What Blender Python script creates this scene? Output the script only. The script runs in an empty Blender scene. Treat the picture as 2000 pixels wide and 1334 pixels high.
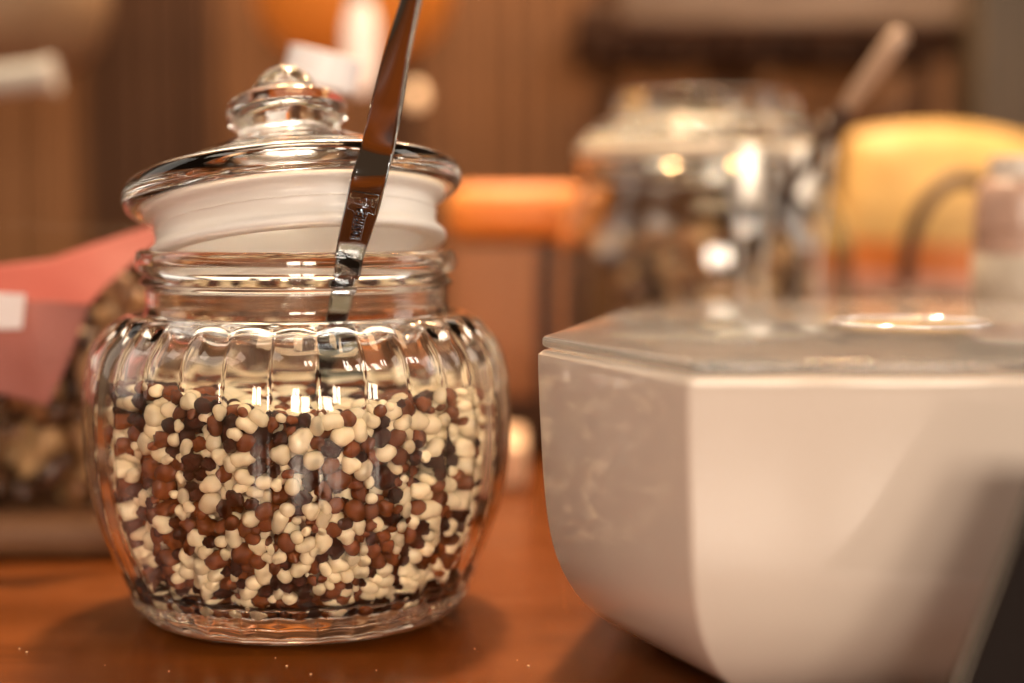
import bpy, bmesh, math, random
import numpy as np
from mathutils import Vector, Matrix, Euler, noise as mnoise

random.seed(7); rng = np.random.default_rng(7)
R = math.radians
SC = bpy.context.scene
COL = SC.collection

# ------------------------------------------------------------------ camera
CAM_H = 0.1345
PITCH = R(4.58)
LENS = 60.0
FPX = 2000 * LENS / 36.0
cd = bpy.data.cameras.new('camera')
cam = bpy.data.objects.new('camera', cd); COL.objects.link(cam)
cam.location = (0, 0, CAM_H)
cam.rotation_euler = (math.pi / 2 - PITCH, 0, 0)
cd.lens = LENS; cd.sensor_width = 36; cd.clip_start = 0.02; cd.clip_end = 50
cd.dof.use_dof = True
cd.dof.focus_distance = 0.503
cd.dof.aperture_fstop = 3.3
cd.dof.aperture_blades = 0
SC.camera = cam

# ------------------------------------------------------------------ world (dim warm room light)
W = bpy.data.worlds.new('World'); SC.world = W; W.use_nodes = True
bg = W.node_tree.nodes['Background']
bg.inputs[0].default_value = (1.0, 0.53, 0.27, 1); bg.inputs[1].default_value = 0.115

# ------------------------------------------------------------------ lamps
def area(name, loc, target, sx, sy, power, color, shape='RECTANGLE', spread=180):
    ld = bpy.data.lights.new(name, 'AREA'); ld.shape = shape; ld.size = sx
    ld.size_y = sy
    ld.energy = power; ld.color = color; ld.spread = R(spread)
    o = bpy.data.objects.new(name, ld); COL.objects.link(o)
    o.location = loc
    o.rotation_euler = (Vector(target) - Vector(loc)).to_track_quat('-Z', 'Y').to_euler()
    return o
JC = Vector((-0.0705, 0.562, 0))        # centre of the ribbed jar on the table
area('ceiling_spot', (0.0, 1.12, 1.25), (0, .54, 0), .14, .14, 30, (1, .76, .50), 'DISK')
# two window panes low behind the photographer, slightly right
for i in range(2):
    area('window_light', (0.08 + .34 * i, -1.25, 0.46), (0.02, .5, .07), .26, .34, 10.5, (1, .84, .67))
# light panels high on the right and on the left
for i in range(2):
    area('light_panel', (0.70 + .22 * i, -0.30 + .12 * i, 1.05), (0, .5, .08), .13, .30, 3.5, (1, .90, .78))
area('light_panel', (-0.75, 0.1, 1.05), (-.05, .5, .08), .50, .30, 2.2, (1, .86, .70))
area('edge_fill', (-1.0, 0.70, 0.55), (-.1, .56, .1), .55, .75, 2.0, (1, .90, .78))  # unseen panel added for pale edges on the jar and lid glass
area('edge_fill', (1.15, 0.62, 0.60), (-.05, .56, .1), .40, .70, 3.5, (1, .90, .78))  # right-hand counterpart, also added to brighten the glass edges
# small warm bulbs hanging over the counter
for x_, y_, z_ in ((.28, 1.25, .80), (-.22, 1.22, .74), (.02, 1.30, .88)):
    area('warm_bulb', (x_, y_, z_), (x_ * .3, .7, .1), .045, .045, 2.0, (1, .52, .20), 'DISK')
area('wall_wash', (0.15, 0.35, 1.30), (0.12, 1.42, .22), .5, .4, 6.5, (1, .66, .36))  # added lamp with no visible fixture, washes the wall below the shelf
area('light_panel', (-0.1, 1.95, 1.2), (-.05, .56, .1), 1.8, .9, 13, (1, .82, .62))  # broad unseen panel added so the lid tops pick up a pale reflection

SC.view_settings.view_transform = 'Standard'; SC.view_settings.look = 'None'
SC.view_settings.exposure = 0; SC.view_settings.gamma = 1
SC.render.engine = 'CYCLES'
cy = SC.cycles
cy.use_denoising = True
try: cy.denoiser = 'OPENIMAGEDENOISE'
except Exception: pass
cy.max_bounces = 14; cy.transmission_bounces = 14; cy.glossy_bounces = 6
cy.diffuse_bounces = 3; cy.transparent_max_bounces = 12
cy.caustics_refractive = True; cy.caustics_reflective = True
cy.blur_glossy = 0.05
cy.sample_clamp_indirect = 40
cy.use_adaptive_sampling = True; cy.adaptive_threshold = 0.008

# ------------------------------------------------------------------ helpers
def at(px, py, Y):
    """point of the place seen at a photograph pixel, Y metres in front of the camera"""
    f = Vector((0, math.cos(PITCH), -math.sin(PITCH))); u = Vector((0, math.sin(PITCH), math.cos(PITCH)))
    d = f + Vector((1, 0, 0)) * ((px - 1000) / FPX) + u * ((667 - py) / FPX)
    return Vector((0, 0, CAM_H)) + d * (Y / d.y)

def tag(o, label=None, cat=None, group=None, kind=None):
    if label: o['label'] = label
    if cat: o['category'] = cat
    if group: o['group'] = group
    if kind: o['kind'] = kind
    return o
def empty(name, loc, rot=(0, 0, 0)):
    o = bpy.data.objects.new(name, None); COL.objects.link(o)
    o.location = loc; o.rotation_euler = rot; o.empty_display_size = .01
    return o
def link(name, me, mats=(), parent=None):
    o = bpy.data.objects.new(name, me); COL.objects.link(o)
    for m in (mats if isinstance(mats, (list, tuple)) else (mats,)):
        if m: me.materials.append(m)
    if parent: o.parent = parent
    return o
def mesh(name, vs, fs, smooth=True):
    me = bpy.data.meshes.new(name); me.from_pydata([tuple(v) for v in vs], [], fs); me.update()
    if smooth: me.shade_smooth()
    return me
def smooth_angle(me, deg):
    me.shade_smooth()
    bm = bmesh.new(); bm.from_mesh(me); lim = R(deg)
    for e in bm.edges:
        if len(e.link_faces) == 2 and e.calc_face_angle(0) > lim: e.smooth = False
    bm.to_mesh(me); bm.free()

def spline(pts, n):
    """Catmull-Rom through pts (tuples), n samples per span"""
    P = [np.array(p, float) for p in pts]; P = [2 * P[0] - P[1]] + P + [2 * P[-1] - P[-2]]
    out = []
    for i in range(1, len(P) - 2):
        a, b, c, d = P[i - 1:i + 3]
        for k in range(n):
            t = k / n
            out.append(.5 * ((2 * b) + (c - a) * t + (2 * a - 5 * b + 4 * c - d) * t * t + (-a + 3 * b - 3 * c + d) * t ** 3))
    out.append(P[-2]); return [tuple(p) for p in out]

def lathe(name, prof, seg=128, lobes=0, amp=None, outward=True, wob=0.0):
    """prof: (r, z) list; amp(r,z)-> lobe depth"""
    vs, fs = [], []; rings = []
    for (r, z) in prof:
        if r < 1e-6:
            rings.append([len(vs)]); vs.append((0, 0, z)); continue
        a = amp(r, z) if amp else 0
        ids = []
        for k in range(seg):
            th = 2 * math.pi * k / seg
            rr = r
            if a: rr = r - a * (1 - abs(math.cos(lobes * th / 2)))
            if wob: rr += wob * mnoise.noise(Vector((math.cos(th) * 2.2, math.sin(th) * 2.2, z * 60)))
            ids.append(len(vs)); vs.append((rr * math.cos(th), rr * math.sin(th), z))
        rings.append(ids)
    for i in range(len(rings) - 1):
        A, B = rings[i], rings[i + 1]
        n = max(len(A), len(B))
        if n == 1: continue
        for k in range(n):
            k2 = (k + 1) % n
            if len(A) == 1: f = (A[0], B[k2], B[k])
            elif len(B) == 1: f = (A[k], A[k2], B[0])
            else: f = (A[k], A[k2], B[k2], B[k])
            fs.append(f if outward else f[::-1])
    return mesh(name, vs, fs)

def box_vs(x0, x1, y0, y1, z0, z1):
    return [(x0, y0, z0), (x1, y0, z0), (x1, y1, z0), (x0, y1, z0), (x0, y0, z1), (x1, y0, z1), (x1, y1, z1), (x0, y1, z1)]
BOXF = [(0, 3, 2, 1), (4, 5, 6, 7), (0, 1, 5, 4), (1, 2, 6, 5), (2, 3, 7, 6), (3, 0, 4, 7)]
def box(name, x0, x1, y0, y1, z0, z1, mat, parent=None, bev=0.0):
    me = mesh(name, box_vs(x0, x1, y0, y1, z0, z1), BOXF, False)
    if bev:
        bm = bmesh.new(); bm.from_mesh(me)
        bmesh.ops.bevel(bm, geom=bm.edges[:], offset=bev, segments=3, profile=.5, affect='EDGES')
        bm.to_mesh(me); bm.free(); smooth_angle(me, 40)
    return link(name, me, mat, parent)
def tube(name, pts, rad, mat, parent=None, seg=12, closed=False, flat=None):
    """swept round tube; rad number or list"""
    P = [Vector(p) for p in pts]; n = len(P)
    vs, fs = [], []; ref = None
    for i, p in enumerate(P):
        a = P[(i - 1) % n] if (closed or i > 0) else p
        b = P[(i + 1) % n] if (closed or i < n - 1) else p
        t = (b - a).normalized()
        if ref is None: ref = t.orthogonal().normalized()
        ref = (ref - t * ref.dot(t)).normalized(); bi = t.cross(ref)
        r = rad[i] if isinstance(rad, (list, tuple)) else rad
        for k in range(seg):
            th = 2 * math.pi * k / seg
            vs.append(p + ref * (r * math.cos(th)) + bi * (r * math.sin(th)))
    m = n if closed else n - 1
    for i in range(m):
        for k in range(seg):
            a = i * seg + k; b = i * seg + (k + 1) % seg; j = ((i + 1) % n) * seg
            fs.append((a, b, j + (k + 1) % seg, j + k))
    if not closed:
        fs.append(tuple(range(seg))[::-1]); fs.append(tuple((n - 1) * seg + k for k in range(seg)))
    me = mesh(name, vs, fs); smooth_angle(me, 50)
    return link(name, me, mat, parent)

# ------------------------------------------------------------------ materials
def mat(name, color=(.5, .5, .5), rough=.5, metal=0, trans=0, ior=1.5, coat=0, emit=None, emit_s=0, sss=0, spec=.5):
    m = bpy.data.materials.new(name); m.use_nodes = True
    b = m.node_tree.nodes['Principled BSDF']
    b.inputs['Base Color'].default_value = (*color, 1); b.inputs['Roughness'].default_value = rough
    b.inputs['Metallic'].default_value = metal; b.inputs['Transmission Weight'].default_value = trans
    b.inputs['IOR'].default_value = ior; b.inputs['Coat Weight'].default_value = coat
    b.inputs['Coat Roughness'].default_value = .06
    b.inputs['Specular IOR Level'].default_value = spec
    if sss:
        b.inputs['Subsurface Weight'].default_value = sss; b.inputs['Subsurface Radius'].default_value = (1, .6, .3)
        b.inputs['Subsurface Scale'].default_value = .0025
    if emit: b.inputs['Emission Color'].default_value = (*emit, 1); b.inputs['Emission Strength'].default_value = emit_s
    return m
def nd(m, t, **kw):
    n = m.node_tree.nodes.new(t)
    for k, v in kw.items(): setattr(n, k, v)
    return n
def lk(m, a, b): m.node_tree.links.new(a, b)
def ramp(m, stops):
    r = nd(m, 'ShaderNodeValToRGB'); e = r.color_ramp.elements
    while len(e) < len(stops): e.new(.5)
    for i, (p, c) in enumerate(stops): e[i].position = p; e[i].color = (*c, 1)
    return r
def mottled(m, scale, c1, c2, stretch=(1, 1, 1), bump=0.0, bscale=None, rough=None, detail=5, lo=.35, hi=.65):
    """noise between two colours, plus relief"""
    b = m.node_tree.nodes['Principled BSDF']
    tc = nd(m, 'ShaderNodeTexCoord'); mp = nd(m, 'ShaderNodeMapping'); mp.inputs['Scale'].default_value = stretch
    lk(m, tc.outputs['Object'], mp.inputs[0])
    n = nd(m, 'ShaderNodeTexNoise'); n.inputs['Scale'].default_value = scale; n.inputs['Detail'].default_value = detail
    lk(m, mp.outputs[0], n.inputs['Vector'])
    r = ramp(m, [(lo, c1), (hi, c2)]); lk(m, n.outputs[0], r.inputs[0]); lk(m, r.outputs[0], b.inputs['Base Color'])
    if bump:
        n2 = nd(m, 'ShaderNodeTexNoise'); n2.inputs['Scale'].default_value = bscale or scale * 3; n2.inputs['Detail'].default_value = 4
        lk(m, mp.outputs[0], n2.inputs['Vector'])
        bp = nd(m, 'ShaderNodeBump'); bp.inputs['Strength'].default_value = bump; bp.inputs['Distance'].default_value = .001
        lk(m, n2.outputs[0], bp.inputs['Height']); lk(m, bp.outputs[0], b.inputs['Normal'])
    if rough:
        rr = nd(m, 'ShaderNodeMapRange'); rr.inputs['To Min'].default_value = rough[0]; rr.inputs['To Max'].default_value = rough[1]
        lk(m, n.outputs[0], rr.inputs[0]); lk(m, rr.outputs[0], b.inputs['Roughness'])
    return m
def glass(name, color=(1, 1, 1), rough=0.0, bump=.0, bscale=60, ior=1.5):
    m = mat(name, color, rough, trans=1, ior=ior)
    if bump:
        b = m.node_tree.nodes['Principled BSDF']
        tc = nd(m, 'ShaderNodeTexCoord'); n = nd(m, 'ShaderNodeTexNoise'); n.inputs['Scale'].default_value = bscale
        n.inputs['Detail'].default_value = 1.5
        lk(m, tc.outputs['Object'], n.inputs['Vector'])
        bp = nd(m, 'ShaderNodeBump'); bp.inputs['Strength'].default_value = bump; bp.inputs['Distance'].default_value = .001
        lk(m, n.outputs[0], bp.inputs['Height']); lk(m, bp.outputs[0], b.inputs['Normal'])
    return m
def film(name, tint, opacity, rough=.2):
    """thin clear packaging film"""
    m = bpy.data.materials.new(name); m.use_nodes = True; nt = m.node_tree; nt.nodes.clear()
    o = nt.nodes.new('ShaderNodeOutputMaterial'); t = nt.nodes.new('ShaderNodeBsdfTransparent')
    t.inputs[0].default_value = (.97, .955, .93, 1)
    g = nt.nodes.new('ShaderNodeBsdfPrincipled'); g.inputs['Base Color'].default_value = (*tint, 1); g.inputs['Roughness'].default_value = rough
    mx = nt.nodes.new('ShaderNodeMixShader'); mx.inputs[0].default_value = opacity
    nt.links.new(t.outputs[0], mx.inputs[1]); nt.links.new(g.outputs[0], mx.inputs[2]); nt.links.new(mx.outputs[0], o.inputs[0])
    return m

M = {}
M['jar_glass'] = glass('jar_glass', (1, .997, .985), 0, .08, 90)
M['lid_glass'] = glass('lid_glass', (.97, .99, .965), 0, .08, 80)
M['far_glass'] = glass('far_glass', (.96, .975, .94), .02, .10, 50)
M['acrylic'] = mat('acrylic', (.96, .95, .94), .12, trans=.93, ior=1.49)
M['seal'] = mat('seal_plastic', (.92, .89, .86), .30, trans=.30, ior=1.35)
M['steel'] = mat('polished_steel', (.38, .42, .47), .07, metal=1)
M['steel_far'] = mat('clip_steel', (.50, .46, .41), .34, metal=1)
M['cream'] = mat('cream_coating', (.80, .64, .40), .18, coat=0)
M['milk'] = mat('milk_chocolate_coating', (.22, .065, .022), .16, coat=0)
M['dark'] = mat('dark_chocolate_coating', (.038, .013, .010), .11, coat=0)
for k, c1, c2, bs in (('cream', (.80, .63, .38), (.90, .77, .54), .10), ('milk', (.135, .030, .008), (.26, .070, .019), .35), ('dark', (.030, .006, .0035), (.080, .017, .008), .5)):
    mottled(M[k], 160, c1, c2, bump=bs, bscale=420, detail=3)
    # each crisp its own shade
    m = M[k]; b = m.node_tree.nodes['Principled BSDF']; src = b.inputs['Base Color'].links[0].from_socket
    oi = nd(m, 'ShaderNodeObjectInfo'); mr = nd(m, 'ShaderNodeMapRange'); mr.inputs['To Min'].default_value = .78; mr.inputs['To Max'].default_value = 1.12
    hs = nd(m, 'ShaderNodeHueSaturation'); lk(m, oi.outputs['Random'], mr.inputs[0]); lk(m, mr.outputs[0], hs.inputs['Value'])
    lk(m, src, hs.inputs['Color']); lk(m, hs.outputs[0], b.inputs['Base Color'])
M['tub'] = mottled(mat('tub_plastic', (.72, .64, .56), .09), 9, (.66, .57, .49), (.70, .61, .53), bump=.03, bscale=25)

def wood(name, c1, c2, c3, rough, grain=(1, 1, 1), scale=18, coat=0, bump=.1, specks=False, spec=.15):
    m = mat(name, c1, rough, coat=coat, spec=spec); b = m.node_tree.nodes['Principled BSDF']
    tc = nd(m, 'ShaderNodeTexCoord'); mp = nd(m, 'ShaderNodeMapping'); mp.inputs['Scale'].default_value = grain
    lk(m, tc.outputs['Object'], mp.inputs[0])
    n1 = nd(m, 'ShaderNodeTexNoise'); n1.inputs['Scale'].default_value = scale; n1.inputs['Detail'].default_value = 8; n1.inputs['Distortion'].default_value = .6
    n2 = nd(m, 'ShaderNodeTexNoise'); n2.inputs['Scale'].default_value = scale * 9; n2.inputs['Detail'].default_value = 6
    lk(m, mp.outputs[0], n1.inputs['Vector']); lk(m, mp.outputs[0], n2.inputs['Vector'])
    r1 = ramp(m, [(.3, c1), (.52, c2), (.72, c3)]); lk(m, n1.outputs[0], r1.inputs[0])
    r2 = ramp(m, [(.40, (.45, .45, .45)), (.56, (1, 1, 1))]); lk(m, n2.outputs[0], r2.inputs[0])
    mx = nd(m, 'ShaderNodeMix', data_type='RGBA', blend_type='MULTIPLY'); mx.inputs[0].default_value = .35
    lk(m, r1.outputs[0], mx.inputs[6]); lk(m, r2.outputs[0], mx.inputs[7]); out = mx.outputs[2]
    if specks:
        v = nd(m, 'ShaderNodeTexVoronoi'); v.inputs['Scale'].default_value = 130; lk(m, tc.outputs['Object'], v.inputs['Vector'])
        lt = nd(m, 'ShaderNodeMath', operation='LESS_THAN'); lt.inputs[1].default_value = .055; lk(m, v.outputs['Distance'], lt.inputs[0])
        wn = nd(m, 'ShaderNodeSeparateColor'); lk(m, v.outputs['Color'], wn.inputs[0])
        gt = nd(m, 'ShaderNodeMath', operation='GREATER_THAN'); gt.inputs[1].default_value = .93; lk(m, wn.outputs[0], gt.inputs[0])
        ml = nd(m, 'ShaderNodeMath', operation='MULTIPLY'); lk(m, lt.outputs[0], ml.inputs[0]); lk(m, gt.outputs[0], ml.inputs[1])
        m2 = nd(m, 'ShaderNodeMix', data_type='RGBA'); lk(m, ml.outputs[0], m2.inputs[0]); lk(m, out, m2.inputs[6]); m2.inputs[7].default_value = (.55, .40, .25, 1)
        out = m2.outputs[2]
    lk(m, out, b.inputs['Base Color'])
    bp = nd(m, 'ShaderNodeBump'); bp.inputs['Strength'].default_value = bump; bp.inputs['Distance'].default_value = .0006
    lk(m, n2.outputs[0], bp.inputs['Height']); lk(m, bp.outputs[0], b.inputs['Normal'])
    rr = nd(m, 'ShaderNodeMapRange'); rr.inputs['To Min'].default_value = rough * .8; rr.inputs['To Max'].default_value = rough * 1.3
    lk(m, n1.outputs[0], rr.inputs[0]); lk(m, rr.outputs[0], b.inputs['Roughness'])
    return m
M['table'] = wood('varnished_table_wood', (.135, .032, .0035), (.165, .040, .0045), (.195, .049, .0055), .24, (.5, 5, 1), 7, bump=.08, coat=0, specks=True, spec=.45)
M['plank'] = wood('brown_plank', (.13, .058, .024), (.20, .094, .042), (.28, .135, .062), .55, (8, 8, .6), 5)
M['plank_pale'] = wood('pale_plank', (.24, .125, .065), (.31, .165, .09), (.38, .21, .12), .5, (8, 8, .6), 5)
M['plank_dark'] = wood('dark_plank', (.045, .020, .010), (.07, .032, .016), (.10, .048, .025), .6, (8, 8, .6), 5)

# ================================================================== SETTING
tb = box('tabletop', -1.2, 1.4, -.25, 1.22, -.035, 0, M['table'], bev=.003); tag(tb, 'varnished orange brown wooden tabletop', kind='structure')

wall = tag(empty('wall', (0, 1.42, 0)), 'brown panelled wall of upright boards', kind='structure')
WY = 1.42
x = at(-260, 300, WY).x; k = 0
bcell = {}
while x < at(2300, 300, WY).x:
    px = 1000 + x / WY * FPX
    w = random.choice((.013, .017, .021, .026))
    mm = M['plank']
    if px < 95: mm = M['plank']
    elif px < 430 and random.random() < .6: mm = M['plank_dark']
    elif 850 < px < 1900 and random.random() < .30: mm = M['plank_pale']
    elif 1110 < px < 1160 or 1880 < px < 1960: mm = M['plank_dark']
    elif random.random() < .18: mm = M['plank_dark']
    key = (w, mm.name)
    if key not in bcell:
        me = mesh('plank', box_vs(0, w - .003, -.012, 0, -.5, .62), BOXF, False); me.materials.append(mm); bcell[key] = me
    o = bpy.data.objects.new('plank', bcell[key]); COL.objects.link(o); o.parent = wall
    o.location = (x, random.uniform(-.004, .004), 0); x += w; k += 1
bk = box('wall_backing', -.9, .9, .002, .02, -.5, .62, M['plank_dark'], wall)

# ================================================================== RIBBED GLASS JAR
jar = tag(empty('glass_jar', JC), 'open ribbed glass jar of cream and brown chocolate crisps in sharp focus', 'glass jar')
NL = 30; SEG = NL * 16
OUT = [(.0503, .0990), (.0545, .0994), (.0590, .0974), (.0632, .0932), (.0668, .0880), (.0690, .080), (.0699, .071), (.0701, .062), (.0696, .052), (.0682, .042), (.0658, .032), (.0625, .0232), (.0588, .0150), (.0560, .0085)]
INN = [(.0466, .0990), (.0504, .0970), (.0560, .0956), (.0608, .0921), (.0648, .0869), (.0671, .079), (.0681, .071), (.0683, .062), (.0678, .052), (.0664, .042), (.0639, .032), (.0605, .0232), (.0570, .0160), (.0525, .0115), (.0455, .0096), (.030, .0090), (0.0, .0088)]
def lobe_amp(r, z):
    a = .0016
    a *= min(1, max(0, (.0992 - z) / .0030)) if z > .09 else 1
    a *= min(1, max(0, (z - .001) / .016))
    return a
def crumple_inner(r, z):
    return .0008 * min(1, max(0, (.097 - z) / .01)) * min(1, max(0, (z - .014) / .01))
o_out = spline(OUT, 6); o_inn = spline(INN, 5)
def join(name, parts, mats, parent):
    vs, fs = [], []
    for me in parts:
        off = len(vs); vs += [v.co[:] for v in me.vertices]; fs += [tuple(i + off for i in p.vertices) for p in me.polygons]
        bpy.data.meshes.remove(me)
    return link(name, mesh(name, vs, fs), mats, parent)
# outer wall (top to bottom -> normals outward means reversed order)
join('body', [lathe('o', o_out, SEG, NL, lobe_amp, outward=False, wob=.00025), lathe('i', o_inn, SEG, NL, crumple_inner, outward=True)], M['jar_glass'], jar)
base = spline([(.0560, .0085), (.0553, .0058), (.0530, .0026), (.0500, .0006), (.0482, 0.0), (.0462, 0.0004), (.0440, .0018), (.035, .0026), (0, .0028)], 6)
link('base', lathe('base', base, SEG, NL, lobe_amp, outward=False), M['jar_glass'], jar)
neck_o = spline([(.0494, .1118), (.0506, .1104), (.0512, .1094), (.0506, .1084), (.0497, .1074), (.0496, .1050), (.0496, .1020), (.0503, .0990)], 6)
neck_i = spline([(.0466, .1118), (.0465, .1074), (.0464, .1030), (.0466, .0990)], 6)
join('neck', [lathe('o', neck_o, 256, outward=False), lathe('i', neck_i, 256, outward=True)], M['jar_glass'], jar)
rim = spline([(.0466, .1118), (.0467, .1150), (.0472, .1182), (.0485, .1199), (.0503, .1202), (.0519, .1192), (.0525, .1172), (.0525, .1150), (.0517, .1130), (.0494, .1118)], 6)
link('rim', lathe('rim', rim, 256, outward=False), M['jar_glass'], jar)

# ------------------------------------------------------------------ lid
ld = tag(empty('jar_lid', JC + Vector((-.001, -.001, .1392)), (R(-10.5), R(-5.6), 0)), 'tilted clear glass lid with ball knob and white seal on the ribbed jar', 'jar lid')
ld.rotation_mode = 'XYZ'
# outer dome from neck of the knob out round the rim and back underneath
dome = spline([(.0165, .0185), (.0200, .0166), (.0260, .0140), (.0340, .0108), (.0420, .0072), (.0475, .0056), (.0515, .0048), (.0543, .0032), (.0554, .0002), (.0545, -.0030), (.0520, -.0046), (.0495, -.0042), (.0470, -.0028), (.0440, -.0002), (.038, .0035), (.029, .0078), (.018, .0112), (.008, .0128), (0, .0132)], 5)
link('dome', lathe('dome', dome, 192, outward=False, wob=.00006), M['lid_glass'], ld)
knob = spline([(0, .0415), (.0035, .0410), (.0070, .0392), (.0095, .0362), (.0112, .0336), (.0120, .0326), (.0150, .0318), (.0182, .0300), (.0197, .0272), (.0200, .0248), (.0190, .0222), (.0172, .0204), (.0162, .0194), (.0165, .0185)], 6)
link('knob', lathe('knob', knob, 96, outward=False, wob=.0001), M['lid_glass'], ld)
sl = [(.0425, -.0030), (.0480, -.0034), (.0492, -.0048), (.0488, -.0062), (.0470, -.0070), (.0458, -.0082), (.0456, -.0105), (.0460, -.0110), (.0456, -.0115), (.0455, -.0140), (.0462, -.0162), (.0476, -.0174), (.0484, -.0188), (.0478, -.0202), (.0452, -.0208), (.0424, -.0204), (.0412, -.0190), (.0410, -.0120), (.0412, -.0050), (.0425, -.0030)]
link('sealing_sleeve', lathe('sealing_sleeve', spline(sl, 4), 160, outward=False), M['seal'], ld)

# ================================================================== CHOCOLATE CRISPS
ZT = .0805
zi = np.array([p[1] for p in o_inn][::-1]); ri = np.array([p[0] for p in o_inn][::-1])
def inner_r(z): return np.interp(z, zi, ri) - .0005
def wall_normal_slope(z): return (inner_r(z + .001) - inner_r(z - .001)) / .002
def pack():
    N = 4950
    r = rng.choice([.0013, .0017, .0021, .0024, .0028], N, p=[.16, .22, .28, .22, .12])
    z = rng.uniform(.0115, ZT, N); th = rng.uniform(0, 2 * np.pi, N)
    rad = np.sqrt(rng.uniform(.0530 ** 2, .0665 ** 2, N))
    top = rng.random(N) < .27
    rad[top] = np.sqrt(rng.uniform(0, .053 ** 2, top.sum())); z[top] = rng.uniform(ZT - .010, ZT, top.sum())
    P = np.stack([rad * np.cos(th), rad * np.sin(th), z], 1)
    def zc(P): return ZT + .0035 * np.sin(P[:, 0] * 60 + 1) * np.cos(P[:, 1] * 55) - .001 - .02 * P[:, 0] + .045 * P[:, 1]
    for it in range(190):
        if it % 8 == 0:
            ii, jj = [], []
            for s in range(0, N, 700):
                d = P[s:s + 700, None, :] - P[None]; q = (d ** 2).sum(2)
                a, b = np.nonzero(q < .0064 ** 2); a = a + s; k = a < b; ii.append(a[k]); jj.append(b[k])
            ii = np.concatenate(ii); jj = np.concatenate(jj)
        d = P[ii] - P[jj]; L = np.sqrt((d ** 2).sum(1)) + 1e-9
        ov = (r[ii] + r[jj]) * 1.0 - L; m = ov > 0
        c = (d[m] / L[m, None]) * (ov[m] * .42)[:, None]
        D = np.zeros_like(P); np.add.at(D, ii[m], c); np.add.at(D, jj[m], -c)
        P += D
        rr = np.hypot(P[:, 0], P[:, 1]) + 1e-9
        # outer wall
        lim = inner_r(P[:, 2]) - r * 1.0; k = rr > lim
        P[k, 0] *= lim[k] / rr[k]; P[k, 1] *= lim[k] / rr[k]; rr = np.minimum(rr, lim)
        # floor and surface of the heap
        P[:, 2] = np.maximum(P[:, 2], .0098 + r); P[:, 2] = np.minimum(P[:, 2], zc(P) - r)
        # hollow far inside where nothing is seen
        k = (rr < .0515) & (P[:, 2] < ZT - .0105)
        up = k & (P[:, 2] > ZT - .0135); P[up, 2] = ZT - .0105
        k &= ~up; P[k, 0] *= .0515 / rr[k]; P[k, 1] *= .0515 / rr[k]
    return P, r
CP, CR = pack()

def lump(name, lobes, mt, sub=3, nz=0.0, nscale=2.0, seed=0, p=14, crease=0):
    bm = bmesh.new(); bmesh.ops.create_icosphere(bm, subdivisions=sub, radius=1)
    for v in bm.verts:
        u = v.co.normalized(); tot = 0
        for (c, s) in lobes:
            c = Vector(c); b = u.dot(c); disc = s * s - c.length_squared + b * b
            t = b + math.sqrt(max(disc, 1e-6)); tot += max(t, 0) ** p
        t = tot ** (1 / p) / (len(lobes) ** (.25 / p))
        if nz: t += nz * mnoise.fractal(u * nscale + Vector((seed * 7.3, seed, 3)), 1, 2, 2)
        v.co = u * t
    me = bpy.data.meshes.new(name); bm.to_mesh(me); bm.free(); me.shade_smooth()
    if mt: me.materials.append(mt)
    return me
def rv(s): return tuple(random.uniform(-s, s) for _ in range(3))
lib = {'cream': [], 'milk': [], 'dark': []}; lib_lo = {'cream': [], 'milk': [], 'dark': []}
def make_shape(kind, i):
    st = random.getstate()
    random.seed(100 * {'cream': 1, 'milk': 2, 'dark': 3}[kind] + i)
    t = i % 8
    if kind == 'cream':
        if t in (0, 4): L = [((.22, 0, 0), .95), ((-.25, .03, 0), .88)]              # egg
        elif t == 1: L = [((.45, 0, 0), .78), ((-.45, .05, 0), .80), ((0, .12, 0), .72)]   # bean
        elif t == 2: L = [((.30, .25, 0), .80), ((-.34, .22, 0), .78), ((0, -.38, 0), .68)]  # heart
        elif t == 3: L = [((0, 0, 0), 1.0), rvl(.12, .9)]                          # near ball
        elif t == 5: L = [((.48, .1, 0), .66), ((-.2, -.1, 0), .92)]                 # pear
        elif t == 6: L = [((.4, .3, .1), .66), ((-.42, .1, 0), .72), ((.05, -.42, 0), .66), ((0, 0, 0), .8)]
        else: L = [((.38, -.12, 0), .70), ((-.38, -.12, 0), .70), ((0, .16, .0), .62)]
        nz, ns = .035, 1.3
    elif kind == 'milk':
        n = 2 + i % 5
        L = [((0, 0, 0), .70)] + [(tuple(Vector(rv(1)).normalized() * .50), random.uniform(.40, .58)) for _ in range(n + 2)]
        nz, ns = .15, 3.0
        if i % 3 == 0: L = [((.2, 0, 0), .92), ((-.22, 0, 0), .86)]; nz = .09
    else:
        L = [((0, 0, 0), .68)] + [(tuple(Vector(rv(1)).normalized() * .50), random.uniform(.40, .56)) for _ in range(4 + i % 5)]
        nz, ns = .22, 3.0
        if i % 3 == 0: L = [((.25, 0, 0), .9), ((-.2, 0, 0), .85)]; nz = .12
    a = lump(kind + '_crisp', L, M[kind], 3, nz, ns, i, 26)
    b = lump(kind + '_crisp_low', L, None, 2, nz, ns, i, 18)
    random.setstate(st); return a, b
def rvl(s, r): return (rv(s), r)
for kd in lib:
    for i in range(10):
        a, b = make_shape(kd, i)
        # normalise: short axis (z) half-extent to 1
        co = np.array([v.co[:] for v in a.vertices]); ext = np.abs(co).max(0)
        s = 1.0 / (.5 * (ext[2] + ext[1]))
        for me in (a, b): me.transform(Matrix.Diagonal((s, s, s * min(1, 1 / (s * ext[2])), 1)))
        lib[kd].append(a); lib_lo[kd].append(b)

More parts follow.
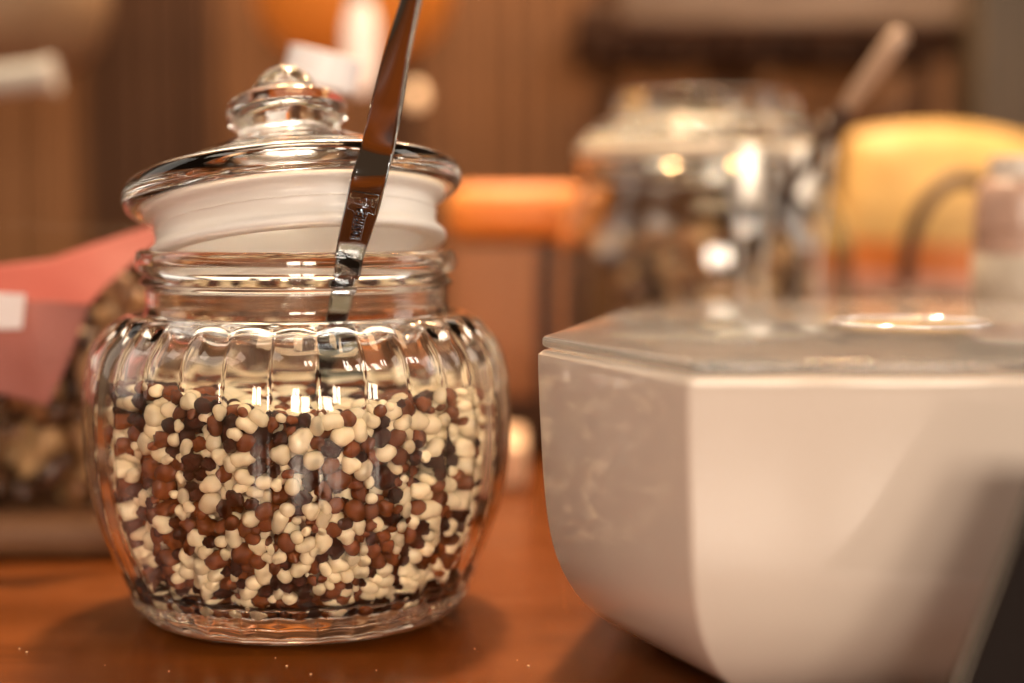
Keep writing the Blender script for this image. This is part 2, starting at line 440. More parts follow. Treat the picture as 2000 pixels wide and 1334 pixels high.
info = []
for i in range(len(CP)):
    p = Vector(CP[i]); r = float(CR[i])
    n = mnoise.noise(p * 95 + Vector((3, 9, 1))) * .18 + random.random()
    n2 = random.random()
    n = n + .02
    kd = 'cream' if n < .49 else ('milk' if (n2 + .25 * mnoise.noise(p * 70)) < .56 else 'dark')
    rr = math.hypot(p.x, p.y)
    wd = float(inner_r(p.z)) - rr
    if wd < r * 1.9 and rr > .02:
        nrm = Vector((p.x / rr, p.y / rr, -float(wall_normal_slope(p.z)))).normalized()
        q = nrm.to_track_quat('Z', 'Y').to_matrix() @ Matrix.Rotation(random.uniform(0, 2 * math.pi), 3, 'Z')
    else:
        q = Euler((random.uniform(0, 6.28), random.uniform(0, 6.28), random.uniform(0, 6.28))).to_matrix()
    sc = r * (1.06 if kd == 'cream' else 1.10)
    # how large the photograph shows it: near the camera side, by the wall or at the heap's surface
    vis = -p.y + (.03 if wd < r * 1.8 else 0) + (.025 if p.z > ZT - .008 else 0)
    info.append((vis, kd, p, q, sc, i))
info.sort(key=lambda t: -t[0])
LAB = {'cream': ('cream_crisp', 'small glossy cream coloured chocolate crisp packed in the ribbed glass jar', 'cream crisps in the ribbed jar'),
       'milk': ('milk_chocolate_crisp', 'small reddish brown milk chocolate crisp packed in the ribbed glass jar', 'milk chocolate crisps in the ribbed jar'),
       'dark': ('dark_chocolate_crisp', 'small near black dark chocolate crisp packed in the ribbed glass jar', 'dark chocolate crisps in the ribbed jar')}
cnt = {'cream': 0, 'milk': 0, 'dark': 0}; rest = []
for (vis, kd, p, q, sc, i) in info:
    if cnt[kd] < 300 and vis > -.01:
        nm, lab, grp = LAB[kd]
        o = bpy.data.objects.new(nm, lib[kd][i % 10]); COL.objects.link(o)
        o.matrix_world = Matrix.Translation(JC + p) @ (q * sc).to_4x4()
        tag(o, lab, 'chocolate crisp', grp); cnt[kd] += 1
    else: rest.append((kd, p, q, sc, i))
VS, FS, MI = [], [], []; off = 0
cache = {}
for kd in lib_lo:
    for j, me in enumerate(lib_lo[kd]):
        cache[kd, j] = (np.array([v.co[:] for v in me.vertices]), np.array([p.vertices[:] for p in me.polygons]))
for (kd, p, q, sc, i) in rest:
    v, f = cache[kd, i % 10]
    VS.append(v @ np.array(q).T * sc + np.array(JC + p)); FS.append(f + off); off += len(v)
    MI += [('cream', 'milk', 'dark').index(kd)] * len(f)
VS = np.concatenate(VS); FS = np.concatenate(FS)
me = bpy.data.meshes.new('crisp_filling'); me.vertices.add(len(VS)); me.vertices.foreach_set('co', VS.ravel())
me.loops.add(FS.size); me.loops.foreach_set('vertex_index', FS.ravel().astype(np.int32))
me.polygons.add(len(FS)); me.polygons.foreach_set('loop_start', np.arange(0, FS.size, 3, dtype=np.int32))
me.update(calc_edges=True)
for kd in ('cream', 'milk', 'dark'): me.materials.append(M[kd])
me.polygons.foreach_set('material_index', np.array(MI, dtype=np.int32)); me.shade_smooth()
fill = bpy.data.objects.new('crisp_filling', me); COL.objects.link(fill)
tag(fill, 'mixed chocolate crisps filling the rest of the ribbed jar', 'chocolate crisps', kind='stuff')
for kd in lib_lo:
    for m_ in lib_lo[kd]: bpy.data.meshes.remove(m_)

# ================================================================== SPOON
def frame_sweep(name, rows, mt, parent, prof):
    """rows: (centre, width, thickness, side vector, normal vector); prof: unit cross-section points"""
    vs, fs = [], []; n = len(prof)
    for ri_, (c, w, t, sv, nv) in enumerate(rows):
        for (a, b) in prof:
            if b > .5: b += .55 * BUL[ri_] * (1 - (a / .94) ** 2)
            vs.append(Vector(c) + sv * (a * w / 2) + nv * (b * t / 2))
    for i in range(len(rows) - 1):
        for k in range(n):
            fs.append((i * n + k, i * n + (k + 1) % n, (i + 1) * n + (k + 1) % n, (i + 1) * n + k))
    fs.append(tuple(range(n))[::-1]); fs.append(tuple((len(rows) - 1) * n + k for k in range(n)))
    me = mesh(name, vs, fs); 
    bm = bmesh.new(); bm.from_mesh(me); bmesh.ops.recalc_face_normals(bm, faces=bm.faces[:]); bm.to_mesh(me); bm.free()
    smooth_angle(me, 28)
    return link(name, me, mt, parent)
# centre line: (px, py, Y, width, turn about its own axis in degrees)
CL = [(832, -150, .462, .0056, 50), (812, -40, .469, .0062, 48), (804, 0, .472, .0066, 46), (778, 100, .481, .0082, 40), (757, 200, .4905, .0096, 30), (739, 285, .4998, .0100, 16), (720, 352, .5004, .0103, 4), (706, 410, .5070, .0101, 2), (686, 484, .5145, .0089, 0), (668, 560, .5235, .0074, 0), (655, 640, .533, .0066, 0), (645, 720, .543, .0064, 0)]
cl = spline([(*at(a, b, c), w, t) for (a, b, c, w, t) in CL], 8)
spo = tag(empty('spoon', Vector(cl[-1][:3])), 'polished steel spoon with stamped flat handle standing in the ribbed jar', 'spoon')
base_inv = spo.location.copy()
rows = []; BUL = []
for i, c in enumerate(cl):
    p = Vector(c[:3]); a = Vector(cl[max(0, i - 1)][:3]); b = Vector(cl[min(len(cl) - 1, i + 1)][:3])
    t = (a - b).normalized()
    sv = (Vector((1, 0, 0)) - t * t.x).normalized(); nv = sv.cross(t).normalized()
    if nv.y > 0: nv = -nv
    tw = R(c[4]); s2 = sv * math.cos(tw) + nv * math.sin(tw); n2 = nv * math.cos(tw) - sv * math.sin(tw)
    rows.append((p - base_inv, c[3], .0020, s2, n2)); BUL.append(min(1, max(0, (c[4] - 8) / 14)))
PR = [(-1, -.35), (-.93, -.85), (-.80, -1), (.80, -1), (.93, -.85), (1, -.35), (1, .45), (.94, .9), (.84, 1.0), (.78, .97), (.6, .93), (.4, .90), (.2, .885), (0, .88), (-.2, .885), (-.4, .90), (-.6, .93), (-.78, .97), (-.84, 1.0), (-.94, .9), (-1, .45)]
frame_sweep('handle', rows, M['steel'], spo, PR)
# bowl, sunk in the crisps
ax = (Vector(cl[-1][:3]) - Vector(cl[-9][:3])).normalized()
bv, bf = [], []
for i in range(13):
    u = i / 12; L = .034 * u; hw = .0115 * math.sin(math.pi * min(1, (u * .93 + .07))) ** .6 * (1 if u < .98 else .2) + .0015
    for s in (0, 1):
        for k in range(9):
            a = -1 + 2 * k / 8
            dep = .005 * math.sin(math.pi * u) * (1 - a * a) + s * .0010
            bv.append(ax * L + rows[-1][3] * (a * hw) - rows[-1][4] * dep)
for i in range(12):
    for s in (0, 1):
        for k in range(8):
            a = i * 18 + s * 9 + k; f = (a, a + 1, a + 19, a + 18); bf.append(f if s == 0 else f[::-1])
link('bowl', mesh('bowl', bv, bf), M['steel'], spo)

# stamped mark: frame, emblem and the word ROSTFREI, running up the handle
def surf(px, py):
    """point on the front face of the handle for a picture-sized coordinate along/across it"""
    best = None
    for i in range(len(cl) - 1):
        p = Vector(cl[i][:3]) ; q = Vector(cl[i + 1][:3])
        yy0 = proj(p)[1]; yy1 = proj(q)[1]
        if yy0 <= py <= yy1:
            u = (py - yy0) / (yy1 - yy0 + 1e-9); c = p.lerp(q, u)
            s = rows[i][3].lerp(rows[i + 1][3], u); n = rows[i][4].lerp(rows[i + 1][4], u)
            k = (px - proj(c)[0]) / FPX * c.y / max(.2, s.x)
            return c + s * k + n * .00093, n
def proj(p):
    d = Vector(p) - Vector((0, 0, CAM_H)); f = Vector((0, math.cos(PITCH), -math.sin(PITCH))); u = Vector((0, math.sin(PITCH), math.cos(PITCH)))
    z = d.dot(f); return (1000 + d.x / z * FPX, 667 - d.dot(u) / z * FPX)
def z2(px, py): return (600 + px / 6.065, 300 + py / 6.065)
def stroke(name, pts, r, closed=False):
    P = []
    for (a, b) in pts:
        s = surf(*z2(a, b)); P.append(s[0] - base_inv)
    return tube(name, P, r, M['steel'], spo, seg=6, closed=closed)
stroke('stamped_frame', [(505, 995), (560, 700), (540, 672), (488, 668), (520, 480), (560, 450), (850, 440), (800, 660), (722, 664), (690, 740), (630, 992)], 0.00019, True)
stroke('stamped_emblem', [(545, 580), (700, 492), (835, 455)], 0.00019)
stroke('stamped_emblem', [(545, 580), (640, 590), (735, 600), (760, 560), (770, 500)], 0.00017)
stroke('stamped_emblem', [(590, 630), (660, 612), (742, 610), (770, 640)], 0.00017)
stroke('stamped_emblem', [(700 + 45 * math.cos(t * .63), 548 + 38 * math.sin(t * .63)) for t in range(10)], 0.00017, True)
stroke('stamped_emblem', [(705 + 18 * math.cos(t * .63), 548 + 16 * math.sin(t * .63)) for t in range(10)], 0.00017, True)
stroke('stamped_emblem', [(790, 512), (812, 545), (800, 580), (765, 582)], 0.00017)
fc = bpy.data.curves.new('lettering', 'FONT'); fc.body = 'ROSTFREI'; fc.size = 1; fc.extrude = .02; fc.bevel_depth = .022; fc.bevel_resolution = 1; fc.align_x = 'LEFT'; fc.align_y = 'CENTER'
fo = bpy.data.objects.new('tmp', fc); COL.objects.link(fo)
dg = bpy.context.evaluated_depsgraph_get(); tm = bpy.data.meshes.new_from_object(fo.evaluated_get(dg)); bpy.data.objects.remove(fo)
a0, n0 = surf(*z2(572, 972)); a1, _ = surf(*z2(655, 650))
ux = (a1 - a0); Lw = ux.length; ux.normalize(); uy = n0.cross(ux).normalized()
wx = max(v.co.x for v in tm.vertices); sx = Lw / wx; sy = .0032 / .75
for v in tm.vertices:
    c = v.co.copy(); p_, n_ = a0.lerp(a1, c.x / wx), n0
    v.co = a0 + ux * (c.x * sx) + uy * (c.y * sy) + n0 * (c.z * .018 + .00008) - base_inv
link('stamped_lettering', tm, M['steel'], spo)

# ================================================================== OCTAGONAL TUB (right)
TC = Vector((.1300, .556, 0))
tub = tag(empty('storage_tub', TC), 'cream octagonal plastic tub with curved sides and clear flat lid right of the jar', 'storage tub')
OCT = [(.0095, .503), (.0455, .420), (.2185, .420), (.2545, .503), (.2200, .640), (.178, .695), (.086, .695), (.0440, .640)]
OCT = [Vector((a - .132, b - .556)) for a, b in OCT]; tub.scale = (1, 1, 1.014)
def inset(poly, d):
    n = len(poly); out = []
    for i in range(n):
        a, b, c = poly[i - 1], poly[i], poly[(i + 1) % n]
        d1 = (b - a).normalized(); d2 = (c - b).normalized()
        n1 = Vector((-d1.y, d1.x)); n2 = Vector((-d2.y, d2.x))
        # inner offset lines meet
        bis = (n1 + n2); out.append(b + bis * (d / (1 + n1.dot(n2))))
    return out
def round_poly(poly, r, seg=4):
    out = []; n = len(poly)
    for i in range(n):
        a, b, c = poly[i - 1], poly[i], poly[(i + 1) % n]
        p0 = b + (a - b).normalized() * r; p1 = b + (c - b).normalized() * r
        for k in range(seg + 1):
            t = k / seg; out.append((1 - t) ** 2 * p0 + 2 * t * (1 - t) * b + t * t * p1)
    return out
def ring_stack(name, rings, mt, parent, cap0=False, cap1=False, ang=25, rev=False):
    vs, fs = [], []; n = len(rings[0][0])
    for (poly, z) in rings:
        for p in poly: vs.append((p.x, p.y, z))
    for i in range(len(rings) - 1):
        for k in range(n):
            f = (i * n + k, i * n + (k + 1) % n, (i + 1) * n + (k + 1) % n, (i + 1) * n + k); fs.append(f)
    if cap0: fs.append(tuple(range(n))[::-1])
    if cap1: fs.append(tuple((len(rings) - 1) * n + k for k in range(n)))
    if rev: fs = [f[::-1] for f in fs]
    me = mesh(name, vs, fs); smooth_angle(me, ang)
    return link(name, me, mt, parent)
ZB = .0885
prof = spline([(.0345, .0028), (.0300, .0040), (.0215, .0082), (.0130, .0155), (.0070, .0250), (.0036, .0360), (.0018, .0500), (.0006, .0700), (0, .0872), (.0004, .0894), (.0018, .0905)], 6)
CRAD = .0013
rings = [(round_poly(inset(OCT, .05), CRAD), .0028)] + [(round_poly(inset(OCT, d), CRAD), z) for d, z in prof]
rings += [(round_poly(inset(OCT, d), CRAD), z) for d, z in [(.0034, .0904), (.0042, .0902), (.0055, .0902), (.03, .0902)]]
ring_stack('body', rings, M['tub'], tub, cap0=True, cap1=True, ang=60)
ring_stack('foot', [(round_poly(inset(OCT, .046), CRAD), .0), (round_poly(inset(OCT, .040), CRAD), .0004), (round_poly(inset(OCT, .0385), CRAD), .0012), (round_poly(inset(OCT, .0385), CRAD), .0026)], mat('foot_rubber', (.05, .035, .03), .3), tub, cap0=True, cap1=True)
tl = [(round_poly(inset(OCT, d), CRAD), z) for d, z in [(.0030, .0911), (.0018, .0914), (.0012, .0920), (.0012, .0937), (.0018, .0944), (.0028, .0947)]]
ring_stack('lid', tl, M['acrylic'], tub, cap0=True, cap1=True, ang=50)
hr = link('lid_grip_ring', lathe('lid_grip_ring', spline([(.0250, .0949), (.0251, .0953), (.0256, .0956), (.0261, .0953), (.0262, .0949)], 4), 96, outward=True), mat('grip_plastic', (.70, .66, .68), .06, trans=.5, ior=1.49), tub)

# ================================================================== CLIP-TOP JAR behind
KC = Vector((at(1375, 500, .86).x, .86, 0))
kj = tag(empty('clip_top_jar', KC), 'blurred clip top preserving jar with wire bail and brown contents behind the tub', 'glass jar')
KZ = 1.22
fo_ = spline([(a * 1.07, b * KZ) for a, b in [(0, .001), (.058, .0), (.064, .003), (.069, .012), (.070, .04), (.070, .085), (.067, .103), (.061, .113), (.0585, .118), (.0590, .124), (.0600, .127), (.0590, .130), (.0555, .130), (.0545, .126), (.0545, .117), (.058, .110), (.0635, .100), (.0660, .085), (.0660, .04), (.065, .014), (.060, .006), (0, .005)]], 4)
link('body', lathe('body', fo_, 96, outward=True), M['far_glass'], kj)
kl = spline([(a * 1.02, b * KZ) for a, b in [(0, .128), (.045, .1285), (.052, .1310), (.0570, .1320), (.0600, .1335), (.0600, .1375), (.0580, .1400), (.050, .1415), (.046, .146), (.044, .1530), (.040, .1555), (.0, .1560)]], 4)
link('lid', lathe('lid', kl, 96, outward=True), M['far_glass'], kj)
link('gasket', lathe('gasket', spline([(.0560, .1570), (.0630, .1572), (.0640, .1600), (.0636, .1635), (.0570, .1640)], 3), 96, outward=True), mat('gasket_rubber', (.74, .62, .46), .4), kj)
for zz, rr in ((.1445, .0620), (.1735, .0530)):
    tube('wire_ring', [(rr * math.cos(t * math.pi / 24), rr * math.sin(t * math.pi / 24), zz) for t in range(48)], .0011, M['steel_far'], kj, 8, True)
def clip(x0, y0):
    # hinged lever: two side wires, a pressed plate and the long bail
    box('clasp', x0 - .006, x0 + .006, y0 - .0060, y0 - .0025, .127, .163, M['steel_far'], kj, .0015)
    for s in (-1, 1):
        tube('bail', [(x0 + s * .010, y0 + .004, .176), (x0 + s * .011, y0 - .006, .166), (x0 + s * .010, y0 - .0095, .144), (x0 + s * .006, y0 - .013, .117), (x0 + s * .004, y0 - .015, .100)], .0010, M['steel_far'], kj, 8)
    tube('lever', [(x0 - .004, y0 - .0155, .100), (x0 - .006, y0 - .018, .085), (x0 + .0, y0 - .019, .078), (x0 + .006, y0 - .018, .085), (x0 + .004, y0 - .0155, .100)], .0013, M['steel_far'], kj, 8)
clip(.014, -.060); clip(.042, -.046)
# its contents
def heap(name, n, place, smin, smax, mats, seed, parent=None, stretch=(1.3, 1, .7)):
    random.seed(seed); V, F, I = [], [], []; off = 0
    base_l = lump('t', [((0, 0, 0), .8), ((.35, .2, 0), .6), ((-.3, -.2, .2), .6)], None, 2, .12, 1.5, seed)
    v = np.array([q.co[:] for q in base_l.vertices]); f = [tuple(p.vertices) for p in base_l.polygons]; bpy.data.meshes.remove(base_l)
    for i in range(n):
        p = place(); s = random.uniform(smin, smax)
        m = np.array(Euler((random.uniform(0, 6), random.uniform(0, 6), random.uniform(0, 6))).to_matrix())
        V.append(v * (s * np.array(stretch)) @ m.T + np.array(p)); F += [tuple(k + off for k in q) for q in f]; off += len(v)
        I += [random.randrange(len(mats))] * len(f)
    me = mesh(name, np.concatenate(V).tolist(), F); o = link(name, me, mats, parent)
    me.polygons.foreach_set('material_index', I); return o
Mnut = [mottled(mat('nut_brown', (.2, .1, .05), .35), 60, (.20, .09, .035), (.34, .16, .07)), mottled(mat('nut_dark', (.1, .05, .03), .3), 60, (.05, .022, .012), (.12, .055, .028)), mottled(mat('nut_tan', (.4, .25, .13), .4), 60, (.42, .24, .11), (.60, .38, .19))]
def pl():
    a = random.uniform(0, 6.283); z = random.uniform(.012, .122); r = random.uniform(.035, .055) if z < .114 else random.uniform(0, .055)
    return (KC.x + r * math.cos(a), KC.y + r * math.sin(a), z)
h = heap('dried_pieces', 330, pl, .005, .0085, Mnut, 5); tag(h, 'brown dried pieces filling the clip top jar', 'dried pieces', kind='stuff')
# spoon standing at that jar
s0 = at(1560, 345, .80); s1 = at(1655, 210, .785); s2 = at(1765, 60, .77)
sp2 = tag(empty('serving_spoon', s0), 'blurred serving spoon with dark neck and pale tip leaning out beside the clip top jar', 'spoon')
tube('neck', [s0 + (s0 - s1) * 1.4 - s0, s0 - s0, s1 - s0], [.0026, .0030, .0036], mat('dark_handle', (.045, .028, .022), .3), sp2)
tube('handle', [s1 - s0, s1.lerp(s2, .3) - s0, s1.lerp(s2, .7) - s0, s1.lerp(s2, .95) - s0, s2 - s0], [.0035, .0046, .0052, .0048, .0025], mat('pale_handle', (.36, .24, .165), .22), sp2)

# ================================================================== PACKS and other things behind
def pillow(name, loc, w, h, d, rotz, mats, parent=None, bands=None, seed=0, n=28, tilt=0, squash=.35):
    """puffed bag standing on its lower edge; bands: list of (height fraction, slot)"""
    vs, fs, mi = [], [], []
    for side in (0, 1):
        for j in range(n + 1):
            for i in range(n + 1):
                u = i / n * 2 - 1; v = j / n * 2 - 1
                puff = (max(0, 1 - abs(u) ** 2.6) * max(0, 1 - abs(v) ** 2.6)) ** .5
                wr = .05 * mnoise.noise(Vector((u * 2.5 + seed, v * 2.5, side))) + .018 * mnoise.noise(Vector((u * 9 + seed, v * 9, side)))
                y = (-1 if side == 0 else 1) * (d / 2) * puff * (1 + wr * 2.5)
                pin = 1 - .10 * (u * u) * (abs(v) ** 3)
                vs.append((u * w / 2 * (1 - .05 * abs(v) ** 3), y, h / 2 + v * h / 2 * (1 - .06 * (1 - u * u) * 0) * pin))
        o0 = side * (n + 1) ** 2
        for j in range(n):
            for i in range(n):
                a = o0 + j * (n + 1) + i; f = (a, a + 1, a + n + 2, a + n + 1)
                fs.append(f if side == 0 else f[::-1]); fr = (j + .5) / n; s = 0
                for (lim, slot) in (bands or []):
                    if fr < lim: s = slot; break
                mi.append(s)
    me = mesh(name, vs, fs); bm = bmesh.new(); bm.from_mesh(me); bmesh.ops.remove_doubles(bm, verts=bm.verts[:], dist=1e-5); bm.to_mesh(me); bm.free()
    o = link(name, me, mats, parent)
    if len(me.polygons) == len(mi): me.polygons.foreach_set('material_index', mi)
    o.location = loc; o.rotation_euler = (tilt, 0, rotz); return o
# yellow bag with orange and pink bands
yc = at(1815, 500, 1.05)
yb = pillow('snack_bag', (yc.x, 1.05, .0), .125, .184, .07, R(-6), [mottled(mat('yellow_film', (.75, .42, .08), .55), 8, (.60, .36, .11), (.68, .44, .16)), mat('orange_band', (.58, .17, .03), .5), mat('pink_band', (.62, .32, .24), .4)], bands=[(.50, 2), (.62, 1), (2, 0)], seed=3)
yb.rotation_euler.y = R(3); tag(yb, 'large blurred yellow snack bag with orange band, behind the clip top jar', 'snack bag')
# orange topped brown pack between the jars
ob = tag(empty('paper_pack', (at(1020, 600, .95).x, .95, 0)), 'blurred brown paper pack with orange top band behind the two jars', 'paper pack')
x1 = at(1150, 400, .95).x - ob.location.x; x0 = at(872, 400, .95).x - ob.location.x
zt = at(1000, 362, .95).z; zm = at(1000, 468, .95).z
Mbr = mottled(mat('brown_paper', (.12, .05, .02), .6), 20, (.055, .020, .008), (.10, .04, .015), bump=.3)
Mor = mottled(mat('orange_paper', (.85, .28, .03), .5), 10, (.80, .22, .03), (.92, .42, .07))
box('wrapper', x0 + .006, x1 - .008, -.03, .03, 0, zm - .001, Mbr, ob, .004)
box('top_band', x0, x1, -.033, .033, zm, zt, Mor, ob, .012)
tn = box('side_panel', x0 + .004, x0 + .05, -.0335, -.0305, .03, zm - .002, mat('tan_paper', (.34, .13, .045), .6), ob, .001)
# pale folded napkin on the table behind the jar
nk = box('napkin', at(920, 900, .84).x, at(1030, 900, .80).x, .80, .88, 0, .021, mottled(mat('napkin_paper', (.80, .50, .32), .7), 30, (.74, .46, .28), (.84, .55, .36), bump=.4), bev=.004)
tag(nk, 'small pale peach folded napkin on the table between jar and tub', 'napkin')
# basket with dark arched handle
bs = tag(empty('wicker_basket', (at(1850, 560, .90).x, .90, 0)), 'dark wicker basket with arched handle standing before the yellow bag', 'basket')
Mw = mottled(mat('dark_wicker', (.07, .035, .02), .5), 80, (.045, .022, .013), (.12, .06, .035), bump=.5)
for k in range(11):
    zz = .006 + k * .0078; rr = .034 + .001 * k
    tube('wicker_band', [(rr * 1.15 * math.cos(t * math.pi / 16), rr * math.sin(t * math.pi / 16), zz + .0015 * math.sin(t * 4 + k * math.pi)) for t in range(32)], .0043, Mw, bs, 8, True)
hp = [at(1772, 560, .9), at(1774, 490, .9), at(1800, 410, .9), at(1850, 357, .9), at(1900, 352, .9), at(1940, 372, .9), at(1958, 450, .9), at(1960, 560, .9)]
hp = spline([tuple(q - bs.location) for q in hp], 6)
tube('handle', hp, .0042, Mw, bs, 10)
# bottle at the right edge
bt = tag(empty('bottle', (at(1985, 600, .74).x, .74, 0)), 'blurred mauve plastic bottle with white cap at the right edge behind the tub', 'bottle')
zc_ = lambda y: at(1985, y, .74).z
link('body', lathe('body', spline([(0, 0), (.0175, .0), (.0185, .003), (.0188, zc_(495)), (.0190, zc_(440)), (.0175, zc_(370)), (.0125, zc_(350)), (0, zc_(349))], 5), 48, outward=True), mat('mauve_plastic', (.42, .27, .21), .3), bt)
link('label', lathe('label', [(.0188, zc_(640)), (.0192, zc_(638)), (.0192, zc_(498)), (.0188, zc_(496))], 48, outward=True), mat('grey_label', (.42, .36, .29), .5), bt)
link('cap', lathe('cap', spline([(.0125, zc_(349)), (.0130, zc_(345)), (.0130, zc_(312)), (.0118, zc_(306)), (0, zc_(305))], 4), 48, outward=True), mat('white_cap', (.62, .56, .50), .35), bt)

# small clear bottle with white cap right behind the jar lid
wb = tag(empty('capped_bottle', (at(600, 150, .68).x + .004, .68, 0), (R(-4), R(14), 0)), 'small clear bottle with tilted white cap just behind the lid knob', 'bottle')
tp = at(612, 172, .68)
wb.location = tp - Matrix.Rotation(R(14), 3, 'Y') @ Vector((0, 0, .178)); wb.scale = (1, 1, 1.075); wb.location.z = 0.0; wb.rotation_euler = (0, R(14), 0)
link('body', lathe('body', spline([(0, .004), (.016, .0045), (.0185, .008), (.0185, .12), (.0165, .145), (.0110, .160), (.0105, .175)], 5), 48, outward=True), film('clear_bottle_wall', (.97, .94, .9), .10, .1), wb)
link('cap', lathe('cap', spline([(.0142, .1735), (.0146, .1745), (.0146, .1840), (.0136, .1860), (0, .1862)], 4), 64, outward=True), mat('cap_white', (.93, .91, .93), .4), wb)

# snack pack with pink paper at the left
sb = tag(empty('nut_bag', (-.225, .685, 0)), 'clear bag of brown nuts with salmon pink paper label at the left edge', 'snack bag')
def pl2():
    u = random.uniform(-1, 1); v = random.random()
    zz = .018 + .082 * v; yy = random.uniform(-1, 1) * .032 * (1 - .55 * v)
    return (-.225 + u * (.090 - .018 * v) , .685 + yy, zz)
h2 = heap('shelled_nuts', 700, pl2, .0045, .0085, Mnut, 9); tag(h2, 'brown shelled nuts heaped inside the clear bag at left', 'nuts', kind='stuff')
fl = pillow('film', (0, 0, .008), .215, .118, .070, 0, [film('bag_film', (.25, .15, .08), .035, .22)], sb, seed=8)
tray = box('card_tray', -.34, -.128, .640, .735, 0, .016, mottled(mat('tray_card', (.30, .17, .09), .6), 12, (.13, .055, .02), (.21, .095, .04)), bev=.007)
tag(tray, 'brown card tray under the bag of nuts at left', 'tray')
fl.location.z = .012
Mp1 = mottled(mat('pink_paper', (.72, .16, .11), .55), 10, (.27, .036, .024), (.32, .055, .038)); Mp2 = mottled(mat('pale_pink_paper', (.78, .30, .24), .55), 10, (.30, .085, .065), (.35, .115, .085))
def sheet(name, outline, Yf, mt, parent, th=.0006, n=1):
    """paper piece of real thickness, gently curved; outline in picture coordinates, depth from Yf"""
    bm = bmesh.new(); base = parent.location if parent else Vector((0, 0, 0))
    vs = [bm.verts.new(at(a, b, Yf(a, b)) - base) for a, b in outline]
    f = bm.faces.new(vs)
    bmesh.ops.triangulate(bm, faces=[f])
    for _ in range(3): bmesh.ops.subdivide_edges(bm, edges=bm.edges[:], cuts=1, use_grid_fill=True)
    for v in bm.verts: v.co.y += .003 * mnoise.noise(v.co * 25)
    r = bmesh.ops.extrude_face_region(bm, geom=bm.faces[:]); 
    for v in [g for g in r['geom'] if isinstance(g, bmesh.types.BMVert)]: v.co.y += th
    bmesh.ops.recalc_face_normals(bm, faces=bm.faces[:])
    me = bpy.data.meshes.new(name); bm.to_mesh(me); bm.free(); smooth_angle(me, 50); return link(name, me, mt, parent)
sheet('header_paper', [(-150, 545), (-20, 520), (100, 505), (190, 474), (300, 440), (332, 458), (268, 505), (205, 560), (176, 594), (60, 590), (-150, 600)], lambda a, b: .632 + (600 - b) * .00022, Mp1, sb)
sheet('label_paper', [(-150, 598), (60, 588), (176, 590), (150, 660), (122, 730), (92, 792), (40, 778), (-150, 735)], lambda a, b: .628 + .00005 * max(0, a), Mp2, sb)
sheet('white_sticker', [(-60, 570), (48, 575), (42, 642), (-60, 645)], lambda a, b: .622, mat('sticker_white', (.75, .68, .68), .5), sb)

# shelf with dark underside (top right)
sh = tag(empty('wooden_shelf', (at(1510, 40, 1.2).x, 1.2, at(1510, 40, 1.2).z)), 'thick wooden shelf with pale front edge across the top right', 'shelf')
a = at(1130, 88, 1.2) - sh.location; b = at(1905, -40, 1.2) - sh.location
box('shelf_board', a.x, b.x, 0, .19, a.z + .004, a.z + .030, M['plank_dark'], sh, .004)
Mfr = mottled(mat('pale_front', (.4, .3, .22), .6), 8, (.17, .10, .055), (.38, .27, .19), stretch=(1, 1, 5))
a2 = at(1210, 52, 1.2) - sh.location
box('front_edge', a2.x, b.x - .003, -.014, -.001, a2.z, a2.z + .09, Mfr, sh, .004)
random.seed(3)
for k in range(16):
    xa = a.x + (b.x - a.x) * (k + .5) / 16
    box('underside_slat', xa - .007, xa + .006, .004, .18, a.z - .004 - random.uniform(0, .004), a.z + .003, M['plank_dark'], sh)
post = box('post', at(1905, 300, 1.15).x, at(2120, 300, 1.15).x, 1.15, 1.21, -.03, .62, mottled(mat('post_wood', (.12, .085, .05), .6), 20, (.055, .036, .018), (.09, .06, .033), stretch=(6, 6, .6)), bev=.004)
tag(post, 'dark olive brown wooden post at the far right edge', 'post')

# top left: round tan lampshade and pale lamp arm
lc = at(-40, 20, 1.12)
ls = tag(empty('lampshade', lc), 'large pale tan round lampshade in the top left corner', 'lampshade')
link('shade', lathe('shade', spline([(.0, -.045), (.050, -.042), (.075, -.022), (.083, .01), (.078, .05), (.05, .085), (0, .095)], 5), 64, outward=True), mottled(mat('shade_cloth', (.35, .25, .16), .6), 14, (.20, .12, .065), (.28, .18, .10)), ls)
link('finial', lathe('finial', spline([(0, -.058), (.008, -.054), (.009, -.047), (.004, -.044)], 4), 24, outward=True), M['steel_far'], ls)
pa = at(-60, 165, .95); pb = at(92, 148, .95)
pp = tag(empty('tap_spout', pa), 'pale grey metal spout reaching in from the left edge', 'spout')
tube('pipe', [(0, 0, 0), ((pb - pa) * .7), (pb - pa)], .0085, mat('grey_enamel', (.42, .40, .36), .35), pp, 20)
tube('collar', [(pb - pa) * .98, (pb - pa) * 1.10], .0098, mat('grey_enamel_collar', (.50, .47, .43), .3), pp, 20)

# lamps in the background that are lit
ol = tag(empty('orange_lantern', at(690, -5, 1.30)), 'glowing orange glass lantern hanging at the top behind the jar lid', 'lantern')
link('shade', lathe('shade', spline([(0, -.048), (.035, -.046), (.062, -.028), (.074, .0), (.070, .03), (.04, .06), (.01, .066)], 5), 64, outward=True), mat('orange_glass', (.6, .19, .025), .5, emit=(1.0, .26, .03), emit_s=.20), ol)
tube('cord', [(0, 0, .066), (0, 0, .35)], .002, M['plank_dark'], ol, 8)
cb = tag(empty('candle_bulb', at(706, 90, 1.02)), 'long white frosted bulb shining behind the spoon handle', 'light bulb')
link('bulb', lathe('bulb', spline([(0, -.028), (.006, -.026), (.0095, -.016), (.0105, -.002), (.0100, .012), (.0075, .022), (.006, .026)], 5), 32, outward=True), mat('lit_frosted_glass', (.8, .7, .6), .4, emit=(1, .74, .56), emit_s=.5), cb)
link('socket', lathe('socket', [(.0062, .026), (.0068, .027), (.0068, .045), (0, .046)], 24, outward=True), M['steel_far'], cb)
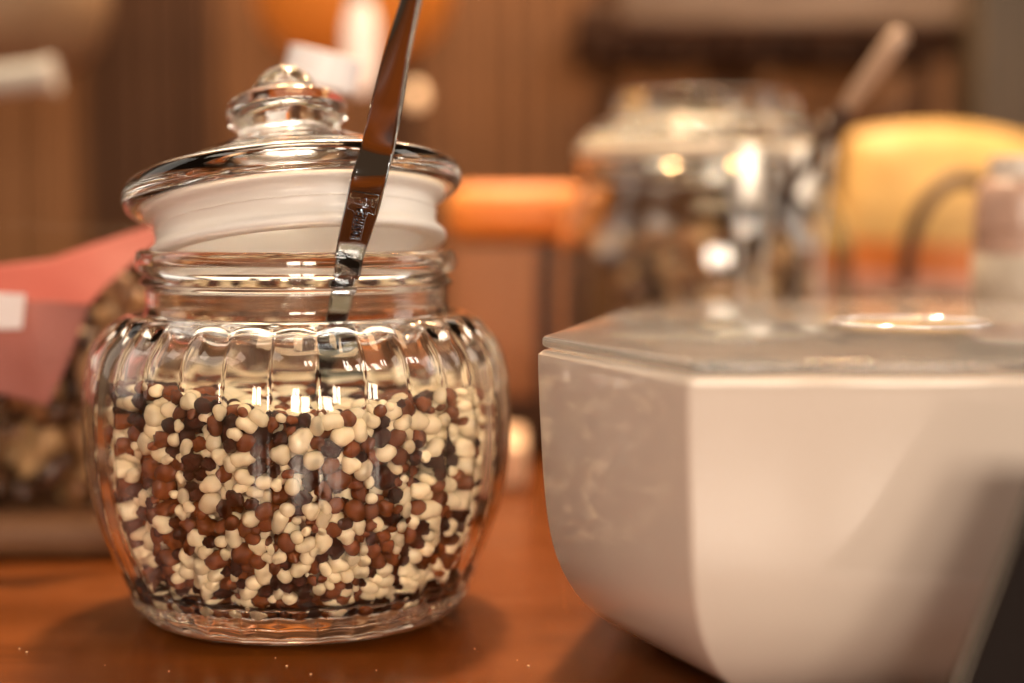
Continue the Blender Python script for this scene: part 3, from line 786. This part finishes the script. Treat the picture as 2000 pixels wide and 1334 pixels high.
tube('cord', [(0, 0, .045), (0, 0, .35)], .0015, M['plank_dark'], cb, 8)
lb = tag(empty('small_bulb', at(812, 190, 1.2)), 'small round warm bulb glowing just right of the spoon handle', 'light bulb')
link('bulb', lathe('bulb', spline([(0, -.007), (.005, -.005), (.007, 0), (.005, .006), (.003, .009)], 4), 24, outward=True), mat('lit_warm_glass', (.8, .6, .4), .4, emit=(1, .52, .24), emit_s=1.0), lb)
tube('cord', [(0, 0, .008), (0, 0, .35)], .001, M['plank_dark'], lb, 8)

# front right: black tray with bright metal rim
fa = at(2000, 1000, .37); fb = at(1868, 1345, .36)
tr = tag(empty('black_tray', (fa.x, .37, 0)), 'black tray with polished metal edge leaning in the bottom right corner', 'tray')
d = (fa - fb); top = fa + d * .35; bot = fb - d * .55
Mb = mat('black_enamel', (.012, .009, .008), .5, spec=.15)
tube('metal_edge', [bot - tr.location, fb - tr.location, fa - tr.location, top - tr.location], .0011, mat('dull_edge_metal', (.09, .075, .06), .3, metal=1), tr, 12)
nrm = Vector((.9, .25, .1))
v = [bot, top, top + Vector((.09, .03, -.01)), bot + Vector((.14, .03, 0))]
bm = bmesh.new(); q = [bm.verts.new(p + Vector((.0012, .0008, 0)) - tr.location) for p in v]; f = bm.faces.new(q)
r = bmesh.ops.extrude_face_region(bm, geom=[f])
for g in r['geom']:
    if isinstance(g, bmesh.types.BMVert): g.co += Vector((.0, .0025, 0))
bmesh.ops.recalc_face_normals(bm, faces=bm.faces[:]); me = bpy.data.meshes.new('panel'); bm.to_mesh(me); bm.free(); link('panel', me, Mb, tr)

# crumbs on the varnish in front of the jar
random.seed(12)
cm = lump('crumb', [((0, 0, 0), .8), ((.4, .2, 0), .5)], mottled(mat('crumb', (.7, .5, .3), .5), 90, (.55, .34, .16), (.75, .58, .38)), 1, .15, 2, 4)
for (px, py) in ((38, 1268), (52, 1275), (205, 1300), (538, 1286), (560, 1302), (607, 1318), (735, 1310), (927, 1268), (1010, 1290), (1020, 1150), (330, 1312), (1032, 1302)):
    u = at(px, py, 1.0) - Vector((0, 0, CAM_H)); t = -CAM_H / u.z; p = Vector((0, 0, CAM_H)) + u * t
    o = bpy.data.objects.new('crumb', cm); COL.objects.link(o); sc_ = random.uniform(.0002, .0005)
    o.location = p + Vector((0, 0, sc_ * .6)); o.scale = (sc_ * 1.3, sc_, sc_ * .8); o.rotation_euler = (0, 0, random.uniform(0, 6))
    tag(o, 'tiny pale crumb lying on the varnished table in front of the jar', 'crumb', 'crumbs on the table')
